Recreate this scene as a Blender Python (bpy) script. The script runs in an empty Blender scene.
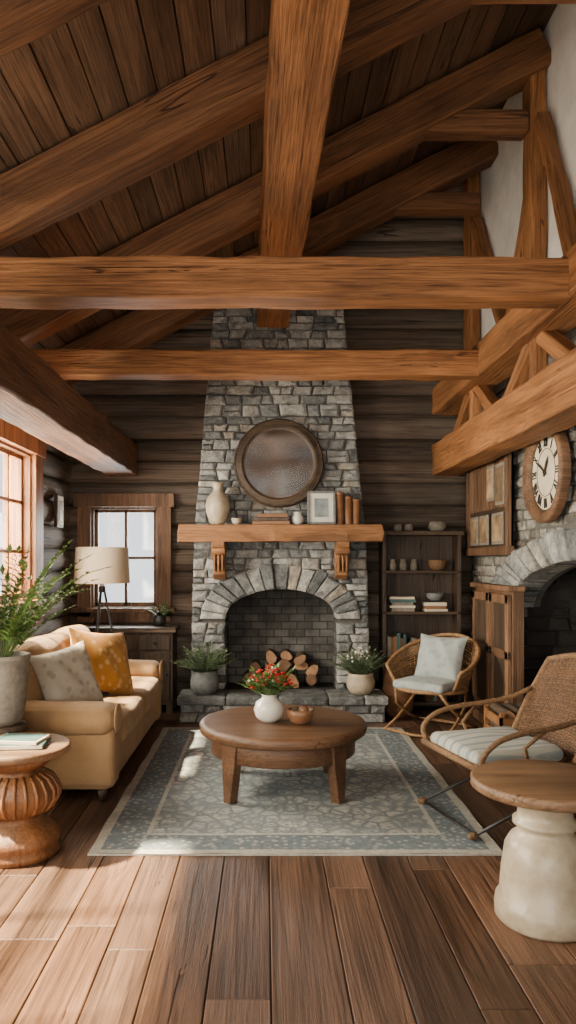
import bpy, math, random
from mathutils import Vector, Matrix, Euler
random.seed(7)
R=random.random
def U(a,b): return a+(b-a)*random.random()
C=bpy.context.scene.collection

# ------------------------------------------------ node helpers
def mat_new(name):
    m=bpy.data.materials.new(name); m.use_nodes=True
    nt=m.node_tree; nt.nodes.clear()
    out=nt.nodes.new('ShaderNodeOutputMaterial'); p=nt.nodes.new('ShaderNodeBsdfPrincipled')
    nt.links.new(p.outputs[0],out.inputs[0])
    return m,nt,p
def math_(nt,op,a,b=None,clamp=False):
    n=nt.nodes.new('ShaderNodeMath'); n.operation=op; n.use_clamp=clamp
    for i,x in enumerate((a,b)):
        if x is None: continue
        if isinstance(x,(int,float)): n.inputs[i].default_value=x
        else: nt.links.new(x,n.inputs[i])
    return n.outputs[0]
def mix(nt,f,a,b,mode='MIX'):
    n=nt.nodes.new('ShaderNodeMix'); n.data_type='RGBA'; n.blend_type=mode
    for s,x in ((n.inputs[0],f),(n.inputs[6],a),(n.inputs[7],b)):
        if isinstance(x,(int,float)): s.default_value=x
        elif isinstance(x,tuple): s.default_value=(x[0],x[1],x[2],1)
        else: nt.links.new(x,s)
    return n.outputs[2]
def ramp(nt,f,stops):
    n=nt.nodes.new('ShaderNodeValToRGB'); nt.links.new(f,n.inputs[0])
    e=n.color_ramp.elements
    while len(e)<len(stops): e.new(.5)
    for i,(p,c) in enumerate(stops):
        e[i].position=p; e[i].color=(c[0],c[1],c[2],1) if isinstance(c,tuple) else (c,c,c,1)
    return n.outputs[0]
def coords(nt,scale=(1,1,1),rnd=True):
    tc=nt.nodes.new('ShaderNodeTexCoord')
    mp=nt.nodes.new('ShaderNodeMapping'); mp.inputs['Scale'].default_value=scale
    src=tc.outputs['Object']
    if rnd:
        at=nt.nodes.new('ShaderNodeAttribute'); at.attribute_name='rnd'
        s=nt.nodes.new('ShaderNodeVectorMath'); s.operation='ADD'
        m=nt.nodes.new('ShaderNodeVectorMath'); m.operation='SCALE'; m.inputs[0].default_value=(13,17,11)
        nt.links.new(at.outputs['Fac'],m.inputs['Scale'])
        nt.links.new(src,s.inputs[0]); nt.links.new(m.outputs[0],s.inputs[1]); src=s.outputs[0]
    nt.links.new(src,mp.inputs[0]); return mp.outputs[0]
def noise(nt,vec,scale,detail=6,rough=.6,dist=0):
    n=nt.nodes.new('ShaderNodeTexNoise'); nt.links.new(vec,n.inputs['Vector'])
    n.inputs['Scale'].default_value=scale; n.inputs['Detail'].default_value=detail
    n.inputs['Roughness'].default_value=rough; n.inputs['Distortion'].default_value=dist
    return n.outputs[0]
def rndf(nt):
    at=nt.nodes.new('ShaderNodeAttribute'); at.attribute_name='rnd'; return at.outputs['Fac']
def grey(nt,b):
    cc=nt.nodes.new('ShaderNodeCombineColor')
    for i in range(3): nt.links.new(b,cc.inputs[i])
    return cc.outputs[0]
def bump(nt,p,h,strength,dist=.02):
    b=nt.nodes.new('ShaderNodeBump'); b.inputs['Strength'].default_value=strength; b.inputs['Distance'].default_value=dist
    nt.links.new(h,b.inputs['Height']); nt.links.new(b.outputs[0],p.inputs['Normal'])
def wood(name,cd,cl,axis=0,rough=.6,sc=1.0,var=.35,bs=.6,gl=.35,crack=.009,rings=.06,blot=1.0,greyed=0.0):
    m,nt,p=mat_new(name)
    s=[8*sc]*3; s[axis]=.5*sc
    n1=noise(nt,coords(nt,tuple(s)),1.0,4,.5,.7)
    s2=[85*sc]*3; s2[axis]=2.0*sc
    n2=noise(nt,coords(nt,tuple(s2)),1.0,6,.7,.2)
    s3=[2.2]*3; s3[axis]=.8
    n3=noise(nt,coords(nt,tuple(s3)),1.0,5,.65,.5)
    w=math_(nt,'SINE',math_(nt,'MULTIPLY',n1,52.0)); w=math_(nt,'MULTIPLY_ADD',w,.5); w.node.inputs[2].default_value=.5
    f=math_(nt,'ADD',math_(nt,'MULTIPLY',n1,.40),math_(nt,'MULTIPLY',w,rings))
    f=math_(nt,'ADD',f,math_(nt,'MULTIPLY',n2,.60-rings))
    mid=tuple((a+b)/2 for a,b in zip(cd,cl))
    c=ramp(nt,f,[(.36,cd),(.49,mid),(.62,cl)])
    if greyed:
        gm=sum(cl)/3*.8
        gf=math_(nt,'MULTIPLY',math_(nt,'FRACT',math_(nt,'MULTIPLY',rndf(nt),7.3)),greyed)
        c=mix(nt,gf,c,mix(nt,f,(gm*.2,gm*.18,gm*.165),(gm*1.3,gm*1.12,gm*.98)))
    cr=ramp(nt,n2,[(.30,(.22,.17,.14)),(.41,(1,1,1))])
    c=mix(nt,.65,c,cr,'MULTIPLY')
    s4=[7*sc]*3; s4[axis]=.30*sc
    n4=noise(nt,coords(nt,tuple(s4)),1.0,3,.5,.25)
    ck=math_(nt,'ABSOLUTE',math_(nt,'SUBTRACT',n4,.5))
    ck=math_(nt,'ADD',ck,math_(nt,'MULTIPLY',ramp(nt,n3,[(.48,1.0),(.60,0.0)]),.05))
    ck=ramp(nt,ck,[(crack*.3,(.12,.08,.06)),(crack,(1,1,1))])
    c=mix(nt,.85,c,ck,'MULTIPLY')
    b=math_(nt,'ADD',math_(nt,'MULTIPLY',rndf(nt),var),1-var*.5)
    b=math_(nt,'MULTIPLY',b,math_(nt,'ADD',math_(nt,'MULTIPLY',n3,1.8*blot),1-.9*blot))
    c=mix(nt,1.0,c,grey(nt,b),'MULTIPLY')
    nt.links.new(c,p.inputs['Base Color'])
    p.inputs['Roughness'].default_value=rough; p.inputs['Specular IOR Level'].default_value=gl
    h=math_(nt,'ADD',n2,math_(nt,'MULTIPLY',w,.12))
    h=math_(nt,'ADD',h,math_(nt,'MULTIPLY',ck,.8))
    bump(nt,p,h,bs,.012)
    return m
def simple(name,c,c2=None,rough=.6,scale=20,bs=.2,metal=0,var=0.0,bd=.01,coat=0):
    m,nt,p=mat_new(name)
    c2=c2 or tuple(x*.75 for x in c)
    v=coords(nt); n=noise(nt,v,scale,6,.6)
    col=ramp(nt,n,[(.3,c2),(.65,c)])
    if var:
        b=math_(nt,'ADD',math_(nt,'MULTIPLY',rndf(nt),var),1-var*.5)
        col=mix(nt,1.0,col,grey(nt,b),'MULTIPLY')
    nt.links.new(col,p.inputs['Base Color']); p.inputs['Roughness'].default_value=rough
    p.inputs['Metallic'].default_value=metal; p.inputs['Coat Weight'].default_value=coat
    if bs: bump(nt,p,n,bs,bd)
    return m
def fabric(name,c,c2=None,pat=None,scale=260,stripe=None):
    m,nt,p=mat_new(name); c2=c2 or tuple(x*.8 for x in c)
    v=coords(nt); n=noise(nt,v,6,4,.6); f=noise(nt,v,scale,2,.5)
    col=ramp(nt,math_(nt,'ADD',math_(nt,'MULTIPLY',n,.6),math_(nt,'MULTIPLY',f,.4)),[(.35,c2),(.62,c)])
    if pat:
        vo=nt.nodes.new('ShaderNodeTexVoronoi'); nt.links.new(v,vo.inputs['Vector']); vo.inputs['Scale'].default_value=pat[1]
        k=ramp(nt,vo.outputs[0],[(.25,1.0),(.4,0.0)])
        col=mix(nt,math_(nt,'MULTIPLY',k,pat[2]),col,pat[0])
    if stripe:
        tc=nt.nodes.new('ShaderNodeTexCoord'); sp=nt.nodes.new('ShaderNodeSeparateXYZ'); nt.links.new(tc.outputs['Object'],sp.inputs[0])
        q=math_(nt,'SINE',math_(nt,'MULTIPLY',sp.outputs[0],stripe[1])); k=ramp(nt,q,[(.35,0.0),(.6,1.0)])
        q2=math_(nt,'SINE',math_(nt,'MULTIPLY',sp.outputs[0],stripe[1]*3)); k2=ramp(nt,q2,[(.7,0.0),(.8,.7)])
        col=mix(nt,math_(nt,'MULTIPLY',math_(nt,'MAXIMUM',k,k2),stripe[2]),col,stripe[0])
    nt.links.new(col,p.inputs['Base Color']); p.inputs['Roughness'].default_value=.9
    p.inputs['Specular IOR Level'].default_value=.15; p.inputs['Sheen Weight'].default_value=.1
    bump(nt,p,math_(nt,'ADD',f,math_(nt,'MULTIPLY',n,2.0)),.35,.006)
    return m
def stone_mat(name,stops,rough=.85):
    m,nt,p=mat_new(name)
    v=coords(nt); n=noise(nt,v,9,8,.68,.3); n2=noise(nt,v,45,5,.7)
    base=ramp(nt,rndf(nt),stops)
    k=ramp(nt,n,[(.3,(.34,.34,.35)),(.5,(.90,.90,.90)),(.72,(1.5,1.48,1.42))])
    c=mix(nt,1.0,base,k,'MULTIPLY')
    k2=ramp(nt,n2,[(.3,(.55,.55,.55)),(.6,(1.15,1.15,1.15))])
    c=mix(nt,.85,c,k2,'MULTIPLY')
    nt.links.new(c,p.inputs['Base Color']); p.inputs['Roughness'].default_value=rough; p.inputs['Specular IOR Level'].default_value=.3
    bump(nt,p,math_(nt,'ADD',n,math_(nt,'MULTIPLY',n2,.4)),1.0,.035)
    return m

# ------------------------------------------------ mesh builder
class B:
    def __init__(s): s.v=[];s.f=[];s.m=[];s.s=[];s.r=[];s.mats=[]
    def add(s,vs,fs,mat,smooth=False,rnd=None,mtx=None):
        if mat not in s.mats: s.mats.append(mat)
        mi=s.mats.index(mat); o=len(s.v); r=R() if rnd is None else rnd
        for p in vs:
            p=Vector(p)
            if mtx is not None: p=mtx@p
            s.v.append(p)
        for f in fs:
            s.f.append([i+o for i in f]); s.m.append(mi); s.s.append(smooth); s.r.append(r)
    def box(s,c,d,mat,rot=(0,0,0),rnd=None):
        M=Matrix.Translation(c)@Euler(rot).to_matrix().to_4x4()
        x,y,z=[k/2 for k in d]
        vs=[(-x,-y,-z),(x,-y,-z),(x,y,-z),(-x,y,-z),(-x,-y,z),(x,-y,z),(x,y,z),(-x,y,z)]
        fs=[(0,3,2,1),(4,5,6,7),(0,1,5,4),(1,2,6,5),(2,3,7,6),(3,0,4,7)]
        s.add(vs,fs,mat,False,rnd,M)
    def bb(s,x0,x1,y0,y1,z0,z1,mat,rnd=None):
        s.box(((x0+x1)/2,(y0+y1)/2,(z0+z1)/2),(abs(x1-x0),abs(y1-y0),abs(z1-z0)),mat,(0,0,0),rnd)
    def rbox(s,c,d,r,mat,puff=(0,0,0),rot=(0,0,0),rnd=None,wob=0):
        M=Matrix.Translation(c)@Euler(rot).to_matrix().to_4x4()
        h=[k/2 for k in d]; r=min(r,*[k*.999 for k in h])
        def samp(H):
            ts=[math.tan(math.radians(a)) for a in (45,30,15,0)]
            a=[-(H-r)-r*t for t in ts]; n=6
            a+=[-(H-r)+2*(H-r)*i/n for i in range(1,n)]
            a+=[(H-r)+r*t for t in reversed(ts)]
            return a
        ph=[U(0,6) for _ in range(6)]
        for ax in range(3):
            for sg in (-1,1):
                i,j=[(1,2),(2,0),(0,1)][ax]
                A,Bb=samp(h[i]),samp(h[j]); vs=[];fs=[]
                for a in A:
                    for b in Bb:
                        p=[0,0,0];p[ax]=sg*h[ax];p[i]=a;p[j]=b
                        q=[max(-(h[k]-r),min(h[k]-r,p[k])) for k in range(3)]
                        dd=Vector([p[k]-q[k] for k in range(3)]).normalized()*r
                        o=Vector(q)+dd
                        u=[o[k]/h[k] for k in range(3)]
                        for k in range(3):
                            if puff[k]:
                                i2,j2=[(1,2),(2,0),(0,1)][k]
                                o[k]+=puff[k]*u[k]*max(0,1-u[i2]**2)*max(0,1-u[j2]**2)
                        if wob:
                            for k in range(3): o[k]+=wob*math.sin(o[(k+1)%3]*14+ph[k])*math.sin(o[(k+2)%3]*11+ph[k+3])
                        vs.append(o)
                nb=len(Bb)
                for a in range(len(A)-1):
                    for b in range(nb-1):
                        q=(a*nb+b,(a+1)*nb+b,(a+1)*nb+b+1,a*nb+b+1)
                        fs.append(q if sg>0 else q[::-1])
                if rnd is None: rnd=R()
                s.add(vs,fs,mat,True,rnd,M)
    def lathe(s,prof,mat,c=(0,0,0),seg=36,rot=(0,0,0),rnd=None,fn=None,smooth=True,cap=True):
        M=Matrix.Translation(c)@Euler(rot).to_matrix().to_4x4()
        vs=[];fs=[]
        for (r,z) in prof:
            for k in range(seg):
                a=2*math.pi*k/seg; rr=r
                if fn: rr=r*fn(a,z)
                vs.append((rr*math.cos(a),rr*math.sin(a),z))
        for i in range(len(prof)-1):
            for k in range(seg):
                a=i*seg+k;b=i*seg+(k+1)%seg
                fs.append((a,b,b+seg,a+seg))
        if cap:
            if prof[0][0]>1e-4: fs.append(tuple(range(seg))[::-1])
            if prof[-1][0]>1e-4: fs.append(tuple(range((len(prof)-1)*seg,len(prof)*seg)))
        s.add(vs,fs,mat,smooth,rnd,M)
    def tube(s,pts,r,mat,seg=8,closed=False,rnd=None,flat=1.0):
        pts=[Vector(p) for p in pts]; n=len(pts)
        rs=r if isinstance(r,(list,tuple)) else [r]*n
        up=None; vs=[];fs=[]
        for i,p in enumerate(pts):
            if closed: t=(pts[(i+1)%n]-pts[i-1])
            else: t=(pts[min(i+1,n-1)]-pts[max(i-1,0)])
            t.normalize()
            if up is None:
                up=Vector((0,0,1)) if abs(t.z)<.9 else Vector((1,0,0))
            up=(up-t*up.dot(t))
            if up.length<1e-5: up=t.orthogonal()
            up.normalize(); sd=t.cross(up)
            for k in range(seg):
                a=2*math.pi*k/seg
                vs.append(p+up*math.cos(a)*rs[i]+sd*math.sin(a)*rs[i]*flat)
        m=n if closed else n-1
        for i in range(m):
            for k in range(seg):
                a=i*seg+k; j=((i+1)%n)*seg
                fs.append((a,j+k,j+(k+1)%seg,i*seg+(k+1)%seg))
        if not closed:
            fs.append(tuple(range(seg))); fs.append(tuple(range((n-1)*seg,n*seg))[::-1])
        s.add(vs,fs,mat,True,rnd)
    def sph(s,c,r,mat,seg=16,rot=(0,0,0),rnd=None):
        if isinstance(r,(int,float)): r=(r,r,r)
        M=Matrix.Translation(c)@Euler(rot).to_matrix().to_4x4()@Matrix.Diagonal((r[0],r[1],r[2],1))
        n=seg//2; vs=[];fs=[]
        for i in range(n+1):
            th=math.pi*i/n
            for k in range(seg):
                a=2*math.pi*k/seg; vs.append((math.sin(th)*math.cos(a),math.sin(th)*math.sin(a),-math.cos(th)))
        for i in range(n):
            for k in range(seg):
                a=i*seg+k;b=i*seg+(k+1)%seg; fs.append((a,b,b+seg,a+seg))
        s.add(vs,fs,mat,True,rnd,M)
    def surf(s,fn,nu,nv,mat,smooth=True,rnd=None,mtx=None,flip=False):
        vs=[fn(i/nu,j/nv) for i in range(nu+1) for j in range(nv+1)]; fs=[]
        for i in range(nu):
            for j in range(nv):
                a=i*(nv+1)+j; q=(a,a+nv+1,a+nv+2,a+1); fs.append(q[::-1] if flip else q)
        s.add(vs,fs,mat,smooth,rnd,mtx)
    def pillow(s,c,w,h,t,mat,rot=(0,0,0)):
        M=Matrix.Translation(c)@Euler(rot).to_matrix().to_4x4(); r=R()
        for sg in (-1,1):
            def fn(u,v,sg=sg):
                u=2*u-1;v=2*v-1
                k=max(0,(1-u*u)*(1-v*v))**.42
                x=u*w/2*(1-.10*(1-v*v)*abs(u)); z=v*h/2*(1-.10*(1-u*u)*abs(v))
                y=sg*(t/2*k+.002)+.008*math.sin(u*9+v*5)*k
                return (x,y,z)
            s.surf(fn,18,18,mat,True,r,M,flip=(sg>0))
    def done(s,name,loc=(0,0,0),rot=(0,0,0),bevel=0,parent=None,seg=2):
        me=bpy.data.meshes.new(name); me.from_pydata([tuple(v) for v in s.v],[],s.f)
        for m in s.mats: me.materials.append(m)
        me.polygons.foreach_set('material_index',s.m); me.polygons.foreach_set('use_smooth',s.s)
        at=me.attributes.new('rnd','FLOAT','FACE'); at.data.foreach_set('value',s.r)
        me.update(); ob=bpy.data.objects.new(name,me); C.objects.link(ob)
        ob.location=loc; ob.rotation_euler=rot
        if parent: ob.parent=parent
        if bevel:
            b=ob.modifiers.new('bev','BEVEL'); b.width=bevel; b.segments=seg; b.limit_method='ANGLE'; b.angle_limit=math.radians(50)
        return ob

# ------------------------------------------------ materials
M_beam=wood('beam_wood',(.095,.035,.012),(.41,.178,.066),0,.55,1,.25,.9)
M_beamD=wood('rafter_wood',(.060,.024,.010),(.255,.112,.046),0,.6,1,.3,.9)
M_ceil=wood('ceiling_boards',(.048,.025,.013),(.18,.098,.054),1,.65,1,.8,greyed=.3)
M_logX=wood('log_wood_x',(.050,.036,.028),(.215,.160,.120),0,.75,.7,.7,1.0,blot=.8,greyed=.45)
M_logY=wood('log_wood_y',(.045,.032,.025),(.19,.14,.10),1,.75,.7,.7,1.0,blot=.8,greyed=.4)
M_floor=wood('floor_planks',(.042,.020,.011),(.165,.086,.050),1,.44,.8,.75,.5,.4,rings=.08,blot=.9,greyed=.25)
M_trim=wood('window_wood',(.12,.045,.015),(.40,.17,.062),2,.5,1,.3)
M_dark=wood('dark_wood',(.022,.014,.010),(.09,.058,.038),2,.5,1,.3)
M_darkX=wood('dark_wood_x',(.028,.018,.012),(.11,.072,.046),0,.45,1,.3)
M_table=wood('table_wood',(.045,.021,.011),(.155,.080,.041),0,.38,1,.35,.35,.45,rings=.03,blot=.7,crack=.006)
M_oak=wood('oak_top',(.10,.053,.026),(.29,.17,.092),0,.42,1,.3,.3,.45,rings=.03,blot=.7,crack=.006)
M_turn=wood('turned_wood',(.08,.030,.011),(.28,.122,.045),2,.38,1.2,.2,.4,.45,rings=.03,blot=.6,crack=.006)
M_mantel=wood('mantel_wood',(.12,.047,.017),(.42,.195,.078),0,.5,1,.2,.9)
M_cab=wood('cabinet_wood',(.065,.032,.017),(.23,.125,.068),2,.5,1,.3)
M_stone=stone_mat('grey_stone',[(0,(.145,.155,.160)),(.25,(.24,.25,.25)),(.55,(.345,.35,.34)),(.85,(.46,.46,.44)),(1,(.33,.295,.245))])
M_stone2=stone_mat('wall_stone',[(0,(.14,.13,.115)),(.3,(.22,.205,.18)),(.6,(.31,.29,.25)),(.85,(.40,.37,.32)),(1,(.24,.185,.135))])
M_mortar=simple('mortar',(.115,.11,.10),rough=.95,scale=30,bs=.8)
M_plaster=simple('plaster',(.86,.83,.77),(.70,.67,.62),.9,5,.5,bd=.02)
M_black=simple('black_iron',(.018,.018,.018),rough=.45,bs=.1)
M_nearblack=simple('near_black',(.035,.03,.027),(.015,.013,.012),.95,8,.5)  # matte near-black: sooty hearth floor, arch niche, backing behind planks and boards
def brick():
    m,nt,p=mat_new('firebox_stone')
    tc=nt.nodes.new('ShaderNodeTexCoord'); sp=nt.nodes.new('ShaderNodeSeparateXYZ'); nt.links.new(tc.outputs['Object'],sp.inputs[0])
    cb=nt.nodes.new('ShaderNodeCombineXYZ'); nt.links.new(math_(nt,'ADD',sp.outputs[0],sp.outputs[1]),cb.inputs[0]); nt.links.new(sp.outputs[2],cb.inputs[1])
    b=nt.nodes.new('ShaderNodeTexBrick'); nt.links.new(cb.outputs[0],b.inputs['Vector'])
    b.inputs['Color1'].default_value=(.17,.162,.15,1);b.inputs['Color2'].default_value=(.10,.095,.088,1);b.inputs['Mortar'].default_value=(.045,.042,.04,1)
    b.inputs['Scale'].default_value=3.4;b.inputs['Mortar Size'].default_value=.02
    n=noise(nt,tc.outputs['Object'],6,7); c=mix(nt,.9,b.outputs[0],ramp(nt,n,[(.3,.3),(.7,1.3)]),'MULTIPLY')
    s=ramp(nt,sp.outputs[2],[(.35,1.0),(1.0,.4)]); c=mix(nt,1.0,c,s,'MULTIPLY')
    nt.links.new(c,p.inputs['Base Color']); p.inputs['Roughness'].default_value=.9
    bump(nt,p,math_(nt,'ADD',b.outputs['Fac'],math_(nt,'MULTIPLY',n,-.6)),-.7,.03); return m
M_brick=brick()
M_sofa=fabric('sofa_linen',(.340,.212,.105),(.255,.152,.072))
M_must=fabric('mustard_fabric',(.46,.23,.055),(.36,.165,.036),((.60,.42,.20),18,.7))
M_cream=fabric('cream_fabric',(.54,.48,.38),(.42,.37,.29),((.22,.18,.14),18,.5))
M_charc=fabric('charcoal_fabric',(.035,.042,.048))
M_grey=fabric('pale_fabric',(.42,.45,.43),(.31,.345,.345),((.22,.27,.29),14,.45))
M_stripe=fabric('striped_fabric',(.48,.47,.40),(.38,.37,.32),stripe=((.17,.215,.235),75,.8))
M_shade=fabric('lampshade_fabric',(.60,.50,.36),(.52,.43,.30))
M_ceram=simple('cream_ceramic',(.50,.42,.30),(.34,.27,.18),.42,14,.25,var=.1,coat=.15)
M_white=simple('white_ceramic',(.70,.67,.60),(.58,.55,.48),.3,10,.05,coat=.3)
M_pot=simple('stoneware',(.25,.22,.18),(.15,.13,.105),.75,25,.4,var=.2)
M_potg=simple('zinc_pot',(.20,.205,.205),(.11,.115,.115),.7,25,.4)
M_cop=simple('copper_brown',(.24,.115,.055),(.13,.058,.028),.4,10,.2)
M_leaf=simple('leaf_green',(.11,.19,.035),(.045,.09,.02),.55,6,.1,var=.8)
M_sage=simple('sage_leaf',(.15,.21,.11),(.07,.11,.055),.6,6,.1,var=.8)
M_red=simple('red_petal',(.60,.025,.018),(.38,.012,.010),.5,10,.1,var=.4)
M_wpet=simple('white_petal',(.75,.72,.62),rough=.6,bs=0)
M_wick=simple('wicker',(.34,.19,.085),(.15,.075,.03),.55,40,.5,var=.6)
M_wickd=simple('wicker_dark',(.17,.085,.038),(.065,.032,.014),.55,40,.5,var=.6)
M_rope=simple('rope_wrap',(.22,.12,.055),(.09,.047,.020),.7,60,.8,var=.3)
M_bark=simple('bark',(.11,.07,.045),(.04,.026,.016),.9,18,.8,var=.5)
M_end=simple('log_end',(.33,.18,.095),(.15,.075,.036),.8,14,.3,var=.9)
M_paper=simple('paper',(.72,.64,.49),(.55,.47,.34),.8,5,0,var=.15)
M_ink=simple('ink',(.03,.022,.015),rough=.7,bs=0)
M_photo=simple('photo_print',(.28,.32,.33),(.05,.06,.06),.5,7,0,var=.8)
M_sepia=simple('sepia_print',(.40,.28,.16),(.08,.045,.025),.5,9,0,var=.9)
M_bk1=simple('book_cloth_brown',(.20,.10,.05),rough=.7,bs=.1,var=.9)
M_bk2=simple('book_cloth_teal',(.05,.11,.11),rough=.6,bs=.1,var=.5)
M_soil=simple('soil',(.03,.02,.013),rough=1,scale=50,bs=1)
def mirror():
    m,nt,p=mat_new('mirror_glass'); p.inputs['Base Color'].default_value=(.66,.73,.75,1); p.inputs['Metallic'].default_value=1
    v=coords(nt,rnd=False); nt.links.new(ramp(nt,noise(nt,v,4,4),[(.3,.10),(.7,.22)]),p.inputs['Roughness']); return m
M_mirror=mirror()
def glass():
    m=bpy.data.materials.new('window_glass'); m.use_nodes=True; nt=m.node_tree; nt.nodes.clear()
    o=nt.nodes.new('ShaderNodeOutputMaterial'); t=nt.nodes.new('ShaderNodeBsdfTransparent'); g=nt.nodes.new('ShaderNodeBsdfGlossy')
    g.inputs['Roughness'].default_value=.05; mx=nt.nodes.new('ShaderNodeMixShader'); mx.inputs[0].default_value=.06
    t.inputs[0].default_value=(.95,.97,.97,1)
    nt.links.new(t.outputs[0],mx.inputs[1]); nt.links.new(g.outputs[0],mx.inputs[2]); nt.links.new(mx.outputs[0],o.inputs[0]); return m
M_glass=glass()
def rugmat(hx,hy):
    m,nt,p=mat_new('rug_weave')
    tc=nt.nodes.new('ShaderNodeTexCoord'); sp=nt.nodes.new('ShaderNodeSeparateXYZ'); nt.links.new(tc.outputs['Object'],sp.inputs[0])
    ax=math_(nt,'ABSOLUTE',sp.outputs[0]); ay=math_(nt,'ABSOLUTE',sp.outputs[1])
    e=math_(nt,'MINIMUM',math_(nt,'SUBTRACT',hx,ax),math_(nt,'SUBTRACT',hy,ay))
    cb=nt.nodes.new('ShaderNodeCombineXYZ'); nt.links.new(ax,cb.inputs[0]); nt.links.new(ay,cb.inputs[1])
    vo=nt.nodes.new('ShaderNodeTexVoronoi'); vo.feature='DISTANCE_TO_EDGE'; nt.links.new(cb.outputs[0],vo.inputs['Vector']); vo.inputs['Scale'].default_value=11
    a=ramp(nt,vo.outputs[0],[(.05,1.0),(.15,0.0)])
    vo2=nt.nodes.new('ShaderNodeTexVoronoi'); nt.links.new(cb.outputs[0],vo2.inputs['Vector']); vo2.inputs['Scale'].default_value=28
    b=ramp(nt,vo2.outputs[0],[(.22,1.0),(.42,0.0)])
    v=tc.outputs['Object']; n=noise(nt,v,3.5,7,.75); nf=noise(nt,v,110,3,.7); nm=noise(nt,v,28,5,.75)
    base=mix(nt,ramp(nt,n,[(.35,0.0),(.6,1.0)]),(.29,.325,.34),(.46,.455,.415))
    k=math_(nt,'MULTIPLY',math_(nt,'MAXIMUM',a,b),ramp(nt,n,[(.3,.45),(.65,.95)]))
    k=math_(nt,'MULTIPLY',k,ramp(nt,nm,[(.35,.35),(.55,1.0)]))
    col=mix(nt,k,base,(.125,.165,.19))
    bm=math_(nt,'MULTIPLY',math_(nt,'GREATER_THAN',e,.05),math_(nt,'LESS_THAN',e,.24))
    col2=mix(nt,math_(nt,'MULTIPLY',b,.85),(.155,.195,.22),(.46,.45,.405))
    col=mix(nt,math_(nt,'MULTIPLY',bm,.85),col,col2)
    l=math_(nt,'ABSOLUTE',math_(nt,'SUBTRACT',e,.25)); col=mix(nt,math_(nt,'MULTIPLY',math_(nt,'LESS_THAN',l,.012),.8),col,(.52,.50,.44))
    l=math_(nt,'LESS_THAN',e,.05); col=mix(nt,math_(nt,'MULTIPLY',l,.85),col,(.48,.45,.385))
    col=mix(nt,.7,col,ramp(nt,nm,[(.3,.6),(.6,1.1)]),'MULTIPLY')
    col=mix(nt,.5,col,ramp(nt,nf,[(.3,.6),(.6,1.1)]),'MULTIPLY')
    nt.links.new(col,p.inputs['Base Color']); p.inputs['Roughness'].default_value=.95; p.inputs['Specular IOR Level'].default_value=.1
    bump(nt,p,nf,.6,.008); return m

# ------------------------------------------------ beams
def beam(name,p0,p1,w,h,mat,jit=.006,bev=.012):
    p0=Vector(p0);p1=Vector(p1); L=(p1-p0).length; n=max(4,int(L/.18)); b=B(); vs=[];fs=[]
    w/=2;h/=2
    ring=[(-w,-h),(0,-h),(w,-h),(w,0),(w,h),(0,h),(-w,h),(-w,0)]
    for i in range(n+1):
        x=-L/2+L*i/n
        for (a,c) in ring: vs.append((x,a+U(-jit,jit),c+U(-jit,jit)))
    for i in range(n):
        for k in range(8):
            a=i*8+k;c=i*8+(k+1)%8; fs.append((a,a+8,c+8,c))
    fs.append(tuple(range(8))); fs.append(tuple(range(n*8,n*8+8))[::-1])
    b.add(vs,fs,mat)
    d=(p1-p0).normalized()
    side=Vector((0,0,1)).cross(d)
    if side.length<1e-3: side=Vector((0,1,0))
    side.normalize(); up=d.cross(side)
    Mx=Matrix((d,side,up)).transposed()
    return b.done(name,(p0+p1)/2,Mx.to_euler(),bevel=bev)

XL,XR,YB,YF=-1.9,2.0,7.2,-1.5
S=.52
# ------------------------------------------------ floor
b=B(); x=XL-.1
b.bb(XL-.15,XR+.15,YF,YB+.1,-.08,-.026,M_nearblack)
while x<XR+.1:
    w=random.choice([.17,.21,.25,.19]); y=YF-U(0,1.5)
    while y<YB+.1:
        L=U(.9,2.0); a=max(y,YF); c=min(y+L,YB+.1)
        if c>a+.01: b.bb(x+.002,x+w-.002,a+.0015,c-.0015,-.025,0,M_floor)
        y+=L
    x+=w
b.done('floor',bevel=.003,seg=1)
# ------------------------------------------------ ceiling
b=B(); x=-2.15
CZ=4.15
while x<2.3:
    w=U(.13,.17); 
    z0=CZ+S*x; z1=CZ+S*(x+w-.008); y=YF-U(0,2)
    while y<YB+.2:
        L=U(2.2,3.6); a=max(y,YF); c=min(y+L,YB+.2)
        if c>a:
            o=U(0,.008)
            vs=[(x,a,z0+o),(x+w-.008,a,z1+o),(x+w-.008,c-.002,z1+o),(x,c-.002,z0+o)]
            vs+=[(p[0],p[1],p[2]+.03) for p in vs]
            b.add(vs,[(0,3,2,1),(4,5,6,7),(0,1,5,4),(1,2,6,5),(2,3,7,6),(3,0,4,7)],M_ceil)
        y+=L
    x+=w
vs=[(-2.2,YF,CZ-S*2.2+.05),(2.35,YF,CZ+S*2.35+.05),(2.35,YB+.2,CZ+S*2.35+.05),(-2.2,YB+.2,CZ-S*2.2+.05)]
vs+=[(p[0],p[1],p[2]+.08) for p in vs]
b.add(vs,[(0,3,2,1),(4,5,6,7),(0,1,5,4),(1,2,6,5),(2,3,7,6),(3,0,4,7)],M_nearblack)
b.done('ceiling')

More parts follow.
